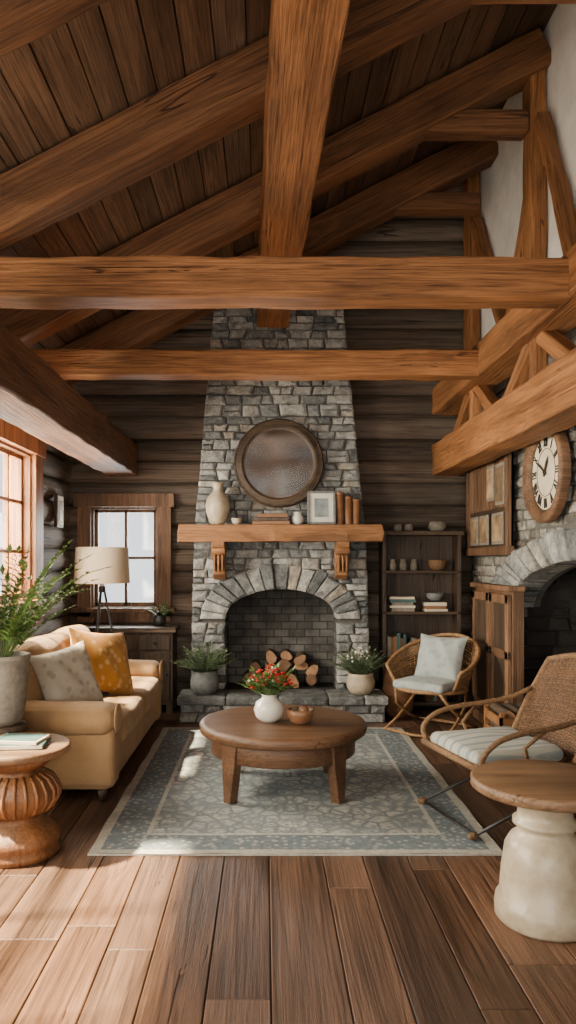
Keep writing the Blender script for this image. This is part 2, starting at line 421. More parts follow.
# ------------------------------------------------ log walls
def logrow(b,axis,fix,u0,u1,z,rz,rd,mat):
    n=max(2,int((u1-u0)/.25)); vs=[];fs=[];sg=16; ph=U(0,6)
    for i in range(n+1):
        u=u0+(u1-u0)*i/n
        k=1+.05*math.sin(u*2.3+ph)+U(-.015,.015)
        for j in range(sg):
            a=2*math.pi*j/sg; cc=math.cos(a); ss=math.sin(a)
            d=rd*math.copysign(abs(cc)**.8,cc)*k; zz=z+rz*ss
            vs.append((u,fix+d,zz) if axis==0 else (fix+d,u,zz))
    for i in range(n):
        for j in range(sg):
            a=i*sg+j;c=i*sg+(j+1)%sg; fs.append((a,c,c+sg,a+sg) if axis==1 else (a,a+sg,c+sg,c))
    fs.append(tuple(range(sg)));fs.append(tuple(range(n*sg,n*sg+sg))[::-1])
    b.add(vs,fs,mat,True)
def logwall(name,axis,fix,u0,u1,z1,ops,mat,slope=False):
    b=B(); z=.11
    while z<z1:
        segs=[(u0,u1)]
        if slope: segs=[(max(u0,(z-CZ-.10)/S),u1)]
        for (oa,ob,za,zb) in ops:
            if za<z<zb:
                ns=[]
                for (a,c) in segs:
                    if ob<=a or oa>=c: ns.append((a,c))
                    else:
                        if oa>a: ns.append((a,oa))
                        if ob<c: ns.append((ob,c))
                segs=ns
        for (a,c) in segs: logrow(b,axis,fix,a,c,z,.116,.10,mat)
        z+=.215
    return b.done(name)
logwall('wall_back',0,YB+.08,XL-.1,XR+.1,5.2,[(-1.72,-1.02,.92,2.0)],M_logX,True)
logwall('wall_left',1,XL-.08,YF,YB+.1,3.1,[(4.5,5.9,1.05,2.27),(1.3,3.5,.6,2.42)],M_logY)

def window(name,loc,rot,w,h,fr,nx,nz,dep=.16,mat=M_trim,sill=True):
    b=B(); W=w/2;H=h/2
    for sx in (-1,1): b.bb(sx*W,sx*(W+fr),-.06,.03,-H-fr*.6,H+fr,mat)
    b.bb(-W-fr-.03,W+fr+.03,-.075,.03,H,H+fr,mat); b.bb(-W-fr,W+fr,-.06,.03,-H-fr,-H,mat)
    if sill: b.bb(-W-fr-.04,W+fr+.04,-.12,.03,-H-.03,-H+.01,mat)
    for sx in (-1,1): b.bb(sx*(W),sx*(W-.02),-.02,dep,-H,H,mat)
    b.bb(-W,W,-.02,dep,H-.02,H,mat); b.bb(-W,W,-.02,dep,-H,-H+.02,mat)
    y0,y1=.04,.08
    for sx in (-1,1): b.bb(sx*(W-.02),sx*(W-.05),y0,y1,-H,H,mat)
    b.bb(-W,W,y0,y1,H-.05,H-.02,mat); b.bb(-W,W,y0,y1,-H+.02,-H+.06,mat)
    for i in range(1,nx): 
        x=-W+w*i/nx; b.bb(x-.013,x+.013,y0,y1,-H,H,mat)
    for i in range(1,nz):
        z=-H+h*i/nz; b.bb(-W,W,y0,y1,z-.013,z+.013,mat)
    b.bb(-W,W,.058,.062,-H,H,M_glass)
    return b.done(name,loc,rot,bevel=.006)
window('window_1',(-1.355,YB-.03,1.42),(0,0,0),.64,.98,.13,2,2,mat=M_cab)
window('window_2',(XL+.02,5.2,1.66),(0,0,math.pi/2),1.36,1.16,.2,4,3)
window('window_3',(XL+.02,2.4,1.51),(0,0,math.pi/2),2.16,1.76,.2,3,2)

# ------------------------------------------------ stones
def subtract(segs,ex):
    for (oa,ob) in ex:
        ns=[]
        for (a,c) in segs:
            if ob<=a or oa>=c: ns.append((a,c))
            else:
                if oa>a: ns.append((a,oa))
                if ob<c: ns.append((ob,c))
        segs=ns
    return segs
def stone(b,quad,d0,d1,mp,mat):
    cu=sum(q[0] for q in quad)/4; cv=sum(q[1] for q in quad)/4
    g=.008; bv=.014
    def ins(q,k):
        du,dv=cu-q[0],cv-q[1]; l=math.hypot(du,dv) or 1
        return (q[0]+du/l*k*1.3,q[1]+dv/l*k*1.3)
    f=d1+U(-.014,.020)
    A=[ins(q,g*U(.3,1.2)) for q in quad]; I=[ins(q,g+bv) for q in quad]
    vs=[mp(q[0],q[1],d0) for q in A]+[mp(q[0],q[1],f-bv) for q in A]+[mp(q[0],q[1],f+U(-.007,.007)) for q in I]
    vs.append(mp(cu+U(-.01,.01),cv+U(-.01,.01),f+U(.002,.014)))
    fs=[]
    for k in range(4):
        l=(k+1)%4
        fs+=[(k,l,4+l,4+k),(4+k,4+l,8+l,8+k),(8+k,8+l,12)]
    fs.append((3,2,1,0))
    b.add(vs,fs,mat)
def courses(b,uL,uR,v0,v1,exf,mp,d0,d1,mat,hh=(.07,.13),ww=(.12,.32)):
    v=v0
    while v<v1-.02:
        h=min(U(*hh),v1-v)
        if v1-v-h<.04: h=v1-v
        vm=v+h/2
        segs=subtract([(uL(vm),uR(vm))],exf(vm))
        for (a,c) in segs:
            u=a; t0=U(-.008,.008)
            while u<c-.005:
                w=U(*ww)
                if c-u-w<ww[0]*.7: w=c-u
                t1=U(-.014,.014); 
                e0=(uL(v)-uL(vm) if abs(u-a)<1e-6 and abs(a-uL(vm))<1e-6 else t0)
                e1=(uL(v+h)-uL(vm) if abs(u-a)<1e-6 and abs(a-uL(vm))<1e-6 else -t0)
                last=abs(u+w-c)<1e-6 and abs(c-uR(vm))<1e-6
                g0=uR(v)-uR(vm) if last else t1; g1=uR(v+h)-uR(vm) if last else -t1
                if h>.09 and w<.24 and R()<.45:
                    m_=v+h*U(.4,.6)
                    stone(b,[(u+e0,v),(u+w+g0,v),(u+w,m_),(u,m_)],d0,d1,mp,mat)
                    stone(b,[(u,m_),(u+w,m_),(u+w+g1,v+h),(u+e1,v+h)],d0,d1,mp,mat)
                else:
                    jv=U(-.006,.006)
                    stone(b,[(u+e0,v),(u+w+g0,v+jv),(u+w+g1,v+h+jv),(u+e1,v+h)],d0,d1,mp,mat)
                t0=t1; u+=w
        v+=h
def arch(b,cu,cv,a1,b1,a2,b2,n,d0,d1,mp,mat,t0=0,t1=math.pi):
    ts=[t0+(t1-t0)*i/n+ (U(-.02,.02) if 0<i<n else 0) for i in range(n+1)]
    for i in range(n):
        s,e=ts[i],ts[i+1]; k=U(-.01,.03)
        q=[(cu+a1*math.cos(s),cv+b1*math.sin(s)),(cu+(a2+k)*math.cos(s),cv+(b2+k)*math.sin(s)),
           (cu+(a2+k)*math.cos(e),cv+(b2+k)*math.sin(e)),(cu+a1*math.cos(e),cv+b1*math.sin(e))]
        stone(b,q,d0,d1,mp,mat)

# fireplace
FY=6.75; fcx=.145; fa=.505; fb=.27; fz=.86; fa2=.73; fb2=.50
def lin(z,a): 
    for i in range(len(a)-1):
        if z<=a[i+1][0]: 
            t=(z-a[i][0])/(a[i+1][0]-a[i][0]); return a[i][1]+t*(a[i+1][1]-a[i][1])
    return a[-1][1]
cl=lambda z: lin(z,[(0,-.69),(1.6,-.655),(4.3,-.42)])
cr=lambda z: lin(z,[(0,.975),(1.6,.925),(4.3,.66)])
def fex(z):
    if z<fz: return [(fcx-fa,fcx+fa)]
    k=(z-fz)/fb2
    if k<1: 
        w=fa2*math.sqrt(1-k*k); return [(fcx-w,fcx+w)]
    return []
mpF=lambda u,v,d:(u,FY-d,v)
b=B()
courses(b,cl,cr,.0,3.95,fex,mpF,-.41,.02,M_stone,(.055,.115),(.09,.27))
arch(b,fcx,fz,fa,fb,fa2,fb2,17,-.2,.045,mpF,M_stone)
out=[(cl(0)+.02,0),(fcx-fa-.01,0)]
for i in range(0,21):
    t=math.pi-math.pi*i/20; out.append((fcx+(fa+.01)*math.cos(t),fz+(fb+.01)*math.sin(t)))
out+=[(fcx+fa+.01,0),(cr(0)-.02,0),(cr(1.6)-.02,1.6),(cr(3.9)-.02,3.9),(cl(3.9)+.02,3.9),(cl(1.6)+.02,1.6)]
n=len(out)
vs=[(u,FY+.010,v) for u,v in out]+[(u,YB-.04,v) for u,v in out]
fs=[tuple(range(n)),tuple(range(n,2*n))[::-1]]+[(i,i+n,(i+1)%n+n,(i+1)%n) for i in range(n)]
b.add(vs,fs,M_mortar)
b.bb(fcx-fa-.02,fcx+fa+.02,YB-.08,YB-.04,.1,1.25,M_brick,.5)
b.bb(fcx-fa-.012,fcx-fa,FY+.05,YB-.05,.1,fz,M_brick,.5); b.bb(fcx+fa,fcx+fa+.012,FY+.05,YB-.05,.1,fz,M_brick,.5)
b.bb(fcx-fa,fcx+fa,FY-.02,YB-.05,.0,.215,M_nearblack)
HY=6.36
courses(b,lambda v:-.74,lambda v:1.04,0,.155,lambda v:[],lambda u,v,d:(u,HY-d,v),-.3,.0,M_stone,(.07,.08),(.15,.35))
b.bb(-.73,1.03,HY+.02,FY,.0,.15,M_mortar)
x=-.76
while x<1.05:
    w=min(U(.28,.5),1.06-x); 
    if 1.06-x-w<.15: w=1.06-x
    b.rbox((x+w/2,(HY-.03+FY)/2,.19),(w-.006,FY-HY+.03,.07),.014,M_stone,wob=.004); x+=w
b.done('stone_fireplace')
# mantel
b=B()
def rough(b,x0,x1,y0,y1,z0,z1,mat):
    n=int((x1-x0)/.1); vs=[];fs=[]; ring=[(y0,z0),((y0+y1)/2,z0),(y1,z0),(y1,z1),((y0+y1)/2,z1),(y0,z1),(y0,(z0+z1)/2)]
    m=len(ring)
    for i in range(n+1):
        for (y,z) in ring: vs.append((x0+(x1-x0)*i/n+(U(-.01,.01) if i in(0,n) else 0),y+(U(-.008,.008) if y==y0 else 0),z+(U(-.007,.003) if z==z0 else 0)))
    for i in range(n):
        for k in range(m):
            a=i*m+k;c=i*m+(k+1)%m; fs.append((a,c,c+m,a+m))
    fs.append(tuple(range(m))[::-1]);fs.append(tuple(range(n*m,n*m+m)))
    b.add(vs,fs,mat)
MY=FY-.035
rough(b,-.76,1.03,6.46,MY,1.565,1.71,M_mantel)
for cx in (-.41,.685):
    pr=[(.25,0),(.25,-.05),(.19,-.09),(.175,-.17),(.10,-.22),(.085,-.30),(.03,-.34),(0,-.34),(0,0)]
    vs=[(cx-.055,MY-p[0],1.565+p[1]) for p in pr]+[(cx+.055,MY-p[0],1.565+p[1]) for p in pr]; n=len(pr)
    b.add(vs,[tuple(range(n))[::-1],tuple(range(n,2*n))]+[(i,(i+1)%n,(i+1)%n+n,i+n) for i in range(n)],M_mantel)
    b.tube([(cx-.06,MY-.20,1.48),(cx+.06,MY-.20,1.48)],.035,M_mantel,12)
    for k in (-.035,0,.035): b.bb(cx+k-.008,cx+k+.008,MY-.21,MY-.08,1.30,1.45,M_mantel)
b.done('fireplace_mantel',bevel=.006)
# mirror
b=B()
b.lathe([(.32,.022),(0,.022)],M_mirror,seg=64,smooth=False,cap=False)
b.lathe([(.40,0),(.405,.03),(.385,.055),(.36,.045),(.345,.06),(.325,.055),(.315,.03),(.31,.0)],M_darkX,seg=64)
for k in range(120):
    a=2*math.pi*k/120; b.sph((.39*math.cos(a),.39*math.sin(a),.05),.010,M_darkX,6)
    b.sph((.318*math.cos(a),.318*math.sin(a),.045),.006,M_cop,6)
b.done('round_mirror',(.125,FY-.06,2.27),(math.radians(86.5),0,0))

# ------------------------------------------------ firewood
def logs(b,positions,y0,y1,split=.4):
    for (x,z,r) in positions:
        n=12; ph=R()*6
        rr=[r*(1+.12*math.sin(2*math.pi*k/n*2+ph)+U(-.05,.05)) for k in range(n)]
        if R()<split:
            k0=int(R()*n)
            for q in range(5): rr[(k0+q)%n]*=[.7,.5,.42,.5,.7][q]
        vs=[(x+rr[k]*math.cos(2*math.pi*k/n),yy,z+rr[k]*math.sin(2*math.pi*k/n)) for yy in (y0+U(-.04,.05),y1) for k in range(n)]
        b.add(vs,[(k,(k+1)%n,(k+1)%n+n,k+n) for k in range(n)],M_bark,True)
        vs2=[(v[0],v[1]-.0015,v[2]) for v in vs[:n]]
        b.add(vs2,[tuple(range(n))],M_end)
b=B(); pos=[]
for row,(cnt,x0) in enumerate([(5,-.12),(5,-.08),(3,.06)]):
    for i in range(cnt): pos.append((x0+i*.132+U(-.02,.02),.29+row*.105+U(-.01,.01),U(.055,.075)))
logs(b,pos,6.84,7.10,.8)
b.done('firewood_stack')

# ------------------------------------------------ right wall
AY,AZ,a1,b1,a2,b2=4.5,.98,1.42,.42,2.0,.63
def rex(z):
    if z<AZ: return [(AY-a1,AY+a1)]
    k=(z-AZ)/b2
    if k<1: w=a2*math.sqrt(1-k*k); return [(AY-w,AY+w)]
    return []
b=B(); mpR=lambda u,v,d:(XR-d,u,v)
courses(b,lambda v:1.5,lambda v:YB-.03,0,2.85,rex,mpR,-.1,.0,M_stone2,(.07,.12),(.13,.34))
arch(b,AY,AZ,a1,b1,a2,b2,31,-.15,.05,mpR,M_stone)
out=[(YF,0),(AY-a1-.01,0)]
for i in range(0,25):
    t=math.pi-math.pi*i/24; out.append((AY+(a1+.01)*math.cos(t),AZ+(b1+.01)*math.sin(t)))
out+=[(AY+a1+.01,0),(YB+.1,0),(YB+.1,2.85),(YF,2.85)]
n=len(out); vs=[(XR+.012,u,v) for u,v in out]+[(XR+.2,u,v) for u,v in out]
b.add(vs,[tuple(range(n)),tuple(range(n,2*n))[::-1]]+[(i,i+n,(i+1)%n+n,(i+1)%n) for i in range(n)],M_mortar)
b.bb(XR+.0,XR+.22,YF,YB+.1,2.85,5.2,M_plaster)
courses(b,lambda v:AY-a1,lambda v:AY+a1,0,1.5,lambda v:[],lambda u,v,d:(XR+.62-d,u,v),-.05,.0,M_nearblack,(.1,.14),(.2,.35))
b.bb(XR+.62,XR+.7,AY-a1-.1,AY+a1+.1,0,1.6,M_nearblack); b.bb(XR+.1,XR+.7,AY+a1,AY+a1+.1,0,1.6,M_nearblack); b.bb(XR+.1,XR+.7,AY-a1-.1,AY-a1,0,1.6,M_nearblack)
courses(b,lambda v:XR+.05,lambda v:XR+.6,0,1.4,lambda v:[],lambda u,v,d:(u,AY+a1-d,v),-.05,.01,M_nearblack,(.1,.14),(.15,.3))
b.bb(XR+.18,XR+.7,AY-a1-.1,AY+a1+.1,1.45,1.55,M_nearblack); b.bb(XR,XR+.7,AY-a1,AY+a1,-.05,0.0,M_nearblack)
b.done('wall_right')
# cabinet
b=B()
cx0,cx1,cy0,cy1=1.86,1.97,5.62,6.62
b.bb(cx0+.02,cx1,cy0,cy1,0,1.16,M_cab); b.bb(cx0-.02,cx1,cy0-.03,cy1+.02,1.16,1.20,M_cab); b.bb(cx0-.0,cx1,cy0-.01,cy1+.01,0,.10,M_cab)
mid=(cy0+cy1)/2
for (a,c) in ((cy0+.02,mid-.01),(mid+.01,cy1-.02)):
    b.bb(cx0+.008,cx0+.02,a,c,.13,1.13,M_dark)
    b.bb(cx0-.012,cx0+.02,a,a+.07,.13,1.13,M_cab);b.bb(cx0-.012,cx0+.02,c-.07,c,.13,1.13,M_cab)
    for (z0,z1) in ((.13,.20),(.63,.70),(1.06,1.13)): b.bb(cx0-.012,cx0+.02,a,c,z0,z1,M_cab)
b.sph((cx0-.02,mid-.05,.66),.016,M_black,10); b.sph((cx0-.02,mid+.05,.66),.016,M_black,10)
b.done('paneled_cabinet',bevel=.005)
# rear wall (behind camera): log gable above an opening added to let fill light in
b=B(); z=2.7
while z<5.2:
    x0=max(XL-.1,(z-CZ+.1)/S)
    b.bb(x0,XR,YF-.06,YF,z,z+.19,M_logX); z+=.195
b.bb(XL-.1,XL+.15,YF-.06,YF,0,2.7,M_logX); b.bb(XR-.9,XR,YF-.06,YF,0,2.7,M_logX)
b.done('wall_rear')

# ------------------------------------------------ beams
for i,y in enumerate((.35,1.5,2.72,3.96,5.28,6.45)):
    beam('rafter',(-1.86,y,3.985-S*1.86),(1.98,y,3.985+S*1.98),.22,.26,M_beamD)
beam('purlin_beam',(.30,YF,3.675),(.07,6.70,3.675),.29,.34,M_beam)
beam('tie_beam',(XL+.02,4.0,2.895),(1.62,4.0,2.895),.2,.215,M_beam)
beam('tie_beam',(XL+.03,5.64,2.885),(1.62,5.64,2.885),.18,.195,M_beam)
beam('wall_plate_beam',(-1.36,YF,2.35),(-1.36,7.06,2.35),.29,.30,M_beamD)
TX=1.73
beam('truss_lower_chord',(TX,YF,2.355),(TX,7.1,2.355),.26,.30,M_beam)
beam('truss_upper_chord',(TX,YF,2.915),(TX,7.1,2.915),.26,.25,M_beam)
y=2.6
while y<6.6:
    beam('truss_brace',(TX,y+.08,2.49),(TX,y+.60,2.80),.09,.10,M_beam,.003)
    beam('truss_brace',(TX,y+1.28,2.49),(TX,y+.76,2.80),.09,.10,M_beam,.003)
    beam('truss_post',(TX,y+.68,2.5),(TX,y+.68,2.80),.10,.09,M_beam,.003)
    y+=1.4
WX=1.93
beam('wall_beam',(WX,YF,3.08),(WX,YB-.05,3.08),.12,.18,M_beamD)
for y in (1.2,2.6,3.95,5.3,6.9):
    beam('wall_post',(WX,y,3.17),(WX,y,4.98),.16,.12,M_beam)
for (ya,yb) in ((3.95,5.3),(5.3,6.9),(2.6,3.95)):
    beam('wall_brace',(WX+.01,ya+.62,3.17),(WX+.01,yb-.12,4.5),.09,.10,M_beam)
    beam('wall_brace',(WX+.01,ya+.10,4.05),(WX+.01,ya+.55,3.18),.09,.10,M_beam)
for y in (3.96,5.28,6.45):
    beam('collar_strut',(1.10,y,4.50),(1.86,y,4.50),.15,.15,M_beamD)

# ------------------------------------------------ wall clock
b=B()
b.lathe([(.27,.03),(0,.03)],M_paper,seg=64,cap=False); 
b.lathe([(.345,0),(.35,.05),(.335,.075),(.315,.06),(.30,.065),(.275,.05),(.262,.03),(.262,0)],M_cab,seg=64,cap=False)
b.lathe([(.262,.03),(.262,.034),(.256,.034),(.256,.03)],M_ink,seg=64,cap=False); b.lathe([(.165,.03),(.165,.033),(.161,.033),(.161,.03)],M_ink,seg=64,cap=False)
NUM=['XII','I','II','III','IV','V','VI','VII','VIII','IX','X','XI']
for h,sx in enumerate(NUM):
    ang=math.pi/2-h*math.pi/6; rot=ang-math.pi/2
    W={'I':.018,'V':.040,'X':.040}; tot=sum(W[c] for c in sx); k_=min(1,.10/tot); x=-tot*k_/2
    for ch in sx:
        w=W[ch]*k_; cx=x+w/2; x+=w
        st=[(cx,0,0)] if ch=='I' else ([(cx-.007,0,.22),(cx+.007,0,-.22)] if ch=='V' else [(cx,0,.4),(cx,0,-.4)])
        for (px,py,t) in st:
            M=Matrix.Rotation(rot,4,'Z')@Matrix.Translation((px,.21,.034))@Matrix.Rotation(t,4,'Z')
            vs=[(a*.0050,c*.034,d*.002) for a in(-1,1) for c in(-1,1) for d in(-1,1)]
            b.add(vs,[(0,1,3,2),(4,6,7,5),(0,4,5,1),(2,3,7,6),(0,2,6,4),(1,5,7,3)],M_ink,mtx=M)
for (ang,L,w) in ((math.radians(62),.12,.010),(math.radians(150),.19,.007)):
    b.tube([(-.03*math.cos(ang),-.03*math.sin(ang),.04),(.6*L*math.cos(ang),.6*L*math.sin(ang),.04),(L*math.cos(ang),L*math.sin(ang),.04)],[w*.6,w,.001],M_ink,6)
b.sph((0,0,.04),.015,M_ink,10)
b.done('wall_clock',(XR-.045,5.07,2.0),(math.radians(90),0,math.radians(-90)))
# picture board: slatted weathered panel with a few sepia pictures
b=B()
W,H=.60,.42
for sx in(-1,1): b.bb(sx*W,sx*(W-.06),-.05,0,-H,H,M_cab)
b.bb(-W-.03,W+.03,-.06,0,H-.05,H+.03,M_cab); b.bb(-W-.02,W+.02,-.06,0,-H-.02,-H+.05,M_cab)
b.bb(-W,W,-.02,0,-H,H,M_dark)
x=-W+.07
while x<.5: b.bb(x,x+.055,-.032,-.02,-.05,H-.07,M_cab); x+=.065
for (x,z,w,h) in ((.12,.17,.20,.30),(.38,.14,.22,.34),(-.36,-.22,.24,.26),(-.06,-.22,.26,.26),(.32,-.22,.30,.26)):
    b.box((x,-.036,z),(w,.012,h),M_pot); b.box((x,-.043,z),(w-.04,.006,h-.05),M_sepia)
b.done('framed_picture_board',(XR-.045,6.42,1.88),(0,0,math.radians(-90)),bevel=.003)
b=B(); b.bb(-.10,.10,-.03,0,-.15,.15,M_dark); b.bb(-.08,.08,-.035,-.03,-.13,.13,M_paper); b.bb(-.05,.05,-.038,-.035,-.09,.09,M_sepia)
b.done('picture_frame',(XL+.04,6.62,1.84),(0,0,math.radians(90)),bevel=.003)

# ------------------------------------------------ bookcase with its contents
b=B(); x0,x1,y0,y1,zt=1.09,1.82,6.86,7.08,1.63
b.bb(x0,x0+.035,y0,y1,0,zt,M_dark);b.bb(x1-.035,x1,y0,y1,0,zt,M_dark);b.bb(x0-.02,x1+.02,y0-.02,y1,zt,zt+.04,M_darkX);b.bb(x0,x1,y1-.02,y1,0,zt,M_dark)
SH=[.08,.50,.92,1.30]
for z in SH: b.bb(x0,x1,y0,y1,z-.025,z,M_darkX)
bookcase=b.done('bookcase',bevel=.004)
b=B()
def books_v(b,x,z,n,y):
    for i in range(n):
        w=U(.018,.035);h=U(.15,.23); b.box((x+w/2,y,z+h/2),(w,.13,h),random.choice([M_bk1,M_bk1,M_bk2,M_pot])); x+=w+.001
    return x
def books_h(b,x,z,n,y,w=.2):
    for i in range(n):
        h=U(.02,.035); b.box((x+U(-.01,.01),y,z+h/2),(w*U(.8,1),.13,h),random.choice([M_bk1,M_paper,M_pot,M_bk2]),(0,0,U(-.08,.08))); z+=h
books_h(b,1.29,.92,5,6.96,.24); books_h(b,1.6,.92,3,6.96,.22); books_v(b,1.14,.50,6,6.96); books_h(b,1.62,.50,6,6.96,.22); books_v(b,1.5,.08,7,6.96)
b.done('books',bevel=.002,parent=bookcase)
b=B()
def bowl(b,c,r,h,mat): b.lathe([(0,0),(r*.45,0),(r*.8,h*.35),(r,h),(r*.93,h),(r*.7,h*.4),(0,h*.15)],mat,c,24)
for x in (1.2,1.3,1.4): b.lathe([(0,0),(.03,0),(.035,.05),(.025,.09),(.028,.11),(0,.11)],M_pot,(x,6.96,1.30),16)
bowl(b,(1.62,6.96,1.30),.10,.10,M_rope); bowl(b,(1.6,6.96,1.02),.09,.07,M_potg)
b.lathe([(0,0),(.05,0),(.07,.06),(.05,.13),(.03,.15),(.035,.17),(0,.17)],M_pot,(1.4,6.96,.5),20)
b.lathe([(0,0),(.08,0),(.09,.08),(.08,.2),(0,.2)],M_cop,(1.28,6.96,.08),20)
for x in (1.25,1.35): b.lathe([(0,0),(.03,0),(.045,.03),(.03,.07),(0,.07)],M_pot,(x,6.96,1.67),16)
b.lathe([(0,0),(.06,0),(.085,.04),(.07,.09),(0,.09)],M_pot,(1.62,6.96,1.67),16)
b.done('shelf_pottery',parent=bookcase)

# ------------------------------------------------ sideboard
b=B(); x0,x1,y0,y1=-1.76,-.84,6.74,7.06
b.bb(x0,x1,y0,y1,.08,.74,M_dark); b.bb(x0-.03,x1+.03,y0-.04,y1+.01,.74,.785,M_darkX)
for i in range(3):
    a=x0+.03+i*.297; b.bb(a,a+.27,y0-.015,y0,.58,.71,M_dark); b.sph((a+.135,y0-.025,.645),.014,M_black,8)
    b.bb(a,a+.27,y0-.012,y0,.12,.55,M_dark); b.bb(a+.05,a+.22,y0-.02,y0-.01,.17,.50,M_darkX); b.sph((a+.24,y0-.025,.36),.012,M_black,8)
for sx in (x0+.03,x1-.03):
    for sy in (y0+.03,y1-.03): b.bb(sx-.03,sx+.03,sy-.03,sy+.03,0,.09,M_dark)
b.done('sideboard',bevel=.005)

# ------------------------------------------------ foliage
def leaf(b,p,d,n,L,w,mat,rnd):
    d=d.normalized(); s=d.cross(n)
    if s.length<1e-4: s=d.orthogonal()
    s.normalize(); up=s.cross(d)
    vs=[p,p+d*L*.45+s*w+up*w*.25,p+d*L,p+d*L*.45-s*w+up*w*.25,p+d*L*.5]
    b.add(vs,[(0,1,4),(1,2,4),(0,4,3),(4,2,3)],mat,False,rnd)
def plant(b,c,n,L,spread,lf,mat,droop=.5,stem=.0018,step=.03,zmin=.3,lw=.3,xmin=-9):
    c=Vector(c)
    for i in range(n):
        a=U(0,2*math.pi); t=spread*math.sqrt(R()); d=Vector((math.cos(a)*math.sin(t),math.sin(a)*math.sin(t),math.cos(t)))
        p=c+Vector((math.cos(a),math.sin(a),0))*.02; ll=L*U(.6,1.05); pts=[p.copy()]; k=int(ll/step); 
        for j in range(k):
            d=(d+Vector((0,0,-droop*step*2.2*j/k*3))).normalized(); p=p+d*step
            if p.x<xmin: p.x=xmin; d.x=abs(d.x)*.2
            pts.append(p.copy())
            if j>=k*zmin*.6:
                sd=d.cross(Vector((0,0,1)));
                if sd.length<.05: sd=Vector((math.cos(a+1.5),math.sin(a+1.5),0))
                sd.normalize(); f=lf*(1-.5*(j/k)**2)
                for sg in (-1,1): leaf(b,p,(d*.6+sd*sg+Vector((0,0,U(-.2,.3)))),Vector((0,0,1)),f*U(.8,1.2),f*lw,mat,R())
        leaf(b,p,d,Vector((0,0,1)),lf,lf*lw,mat,R())
        b.tube(pts[::2] if len(pts)>4 else pts,stem,mat,4)
b=B()
b.lathe([(.13,0),(.145,.02),(.06,.05),(.05,.25),(.06,.45),(.14,.49),(.14,.52),(0,.52)],M_dark,seg=28)
b.lathe([(.10,.525),(.125,.56),(.148,.75),(.15,.86),(.158,.87),(.158,.895),(.14,.895),(.135,.84),(0,.84)],M_pot,seg=36)
b.lathe([(0,.845),(.13,.845)],M_soil,seg=20)
plant(b,(0,0,.84),60,.74,.76,.062,M_leaf,.40,.002,.032,.35,.26,-.36)
b.done('potted_fern',(-1.42,3.96,0))
def potplant(name,loc,r,h,pm,lm,n,L,wh=False,lf=.03,spread=1.2):
    b=B(); b.lathe([(r*.7,0),(r*.95,h*.3),(r,h*.6),(r*.85,h*.9),(r*.9,h),(r*.78,h),(r*.75,h*.85),(0,h*.85)],pm,seg=30,fn=lambda a,z:1+.012*math.sin(a*24))
    plant(b,(0,0,h*.85),n,L,spread,lf,lm,.5,.0015,.022,.2,.35)
    if wh:
        for i in range(26):
            a=U(0,6.28);q=U(0,.14); b.sph((q*math.cos(a),q*math.sin(a),h+.2-q*.5+U(-.03,.04)),.010,M_wpet,6)
    return b.done(name,loc)
potplant('potted_herb',(-.53,6.50,.228),.125,.20,M_potg,M_sage,110,.29,lf=.038,spread=1.1)
potplant('flowering_plant',(.84,6.50,.228),.125,.18,M_ceram,M_sage,100,.27,True,.034,1.1)
potplant('small_potted_plant',(-.98,6.9,.785),.06,.10,M_black,M_leaf,14,.16,lf=.03)
# mantel decor
b=B(); b.lathe([(.05,0),(.075,.03),(.105,.12),(.112,.18),(.095,.24),(.05,.29),(.038,.32),(.055,.365),(.062,.375),(.05,.375),(.03,.33),(0,.32)],M_ceram,seg=40); b.done('ceramic_vase',(-.42,6.58,1.71))
b=B(); bowl(b,(0,0,0),.05,.06,M_ceram); b.done('small_bowl',(-.25,6.56,1.71))
b=B(); 
for i in range(3): b.box((U(-.01,.01),0,.017+i*.033),(.33-i*.03,.18,.031),[M_bk1,M_dark,M_bk1][i])
b.done('stacked_books',(.06,6.6,1.711),bevel=.003)
b=B(); b.lathe([(.03,0),(.052,.03),(.055,.07),(.035,.10),(.04,.115),(.03,.115),(0,.09)],M_white,seg=26); b.done('small_white_vase',(.29,6.58,1.71))
b=B(); 
for (a0,a1_,c0,c1) in ((-.125,-.105,-.15,.15),(.105,.125,-.15,.15),(-.125,.125,-.15,-.13),(-.125,.125,.13,.15)): b.bb(a0,a1_,-.02,0,c0,c1,M_potg)
b.bb(-.11,.11,-.008,0,-.135,.135,M_white); b.bb(-.062,.062,-.011,-.008,-.085,.085,M_photo)
b.done('photo_frame',(.50,6.58,1.863),(math.radians(-8),0,0),bevel=.003)
b=B()
for (x,h) in ((0,.27),(.075,.235),(.145,.21)): b.lathe([(.032,0),(.034,.005),(.034,h),(.036,h),(.036,h+.02),(.01,h+.025),(0,h+.025)],M_cop,(x,0,0),20)
b.done('wooden_candles',(.67,6.60,1.71))

# ------------------------------------------------ floor lamp
b=B(); sr=.24
b.lathe([(sr,1.20),(sr-.015,1.51),(sr-.019,1.51),(sr-.004,1.20)],M_shade,seg=48,cap=False)
b.lathe([(.02,1.12),(.02,1.2),(.035,1.22),(.035,1.3),(0,1.36)],M_white,seg=16)
for k in range(3):
    a=2*math.pi*k/3+.3; b.tube([(.015*math.cos(a),.015*math.sin(a),1.16),(.23*math.cos(a),.23*math.sin(a),0.005)],.010,M_black,8)
    b.tube([(0,0,1.44),(.218*math.cos(a),.218*math.sin(a),1.44)],.003,M_black,6)
b.tube([(0,0,1.14),(0,0,1.45)],.008,M_black,8); b.lathe([(.03,1.12),(.03,1.17),(0,1.18)],M_black,seg=16)
b.done('floor_lamp',(-1.42,6.45,0))

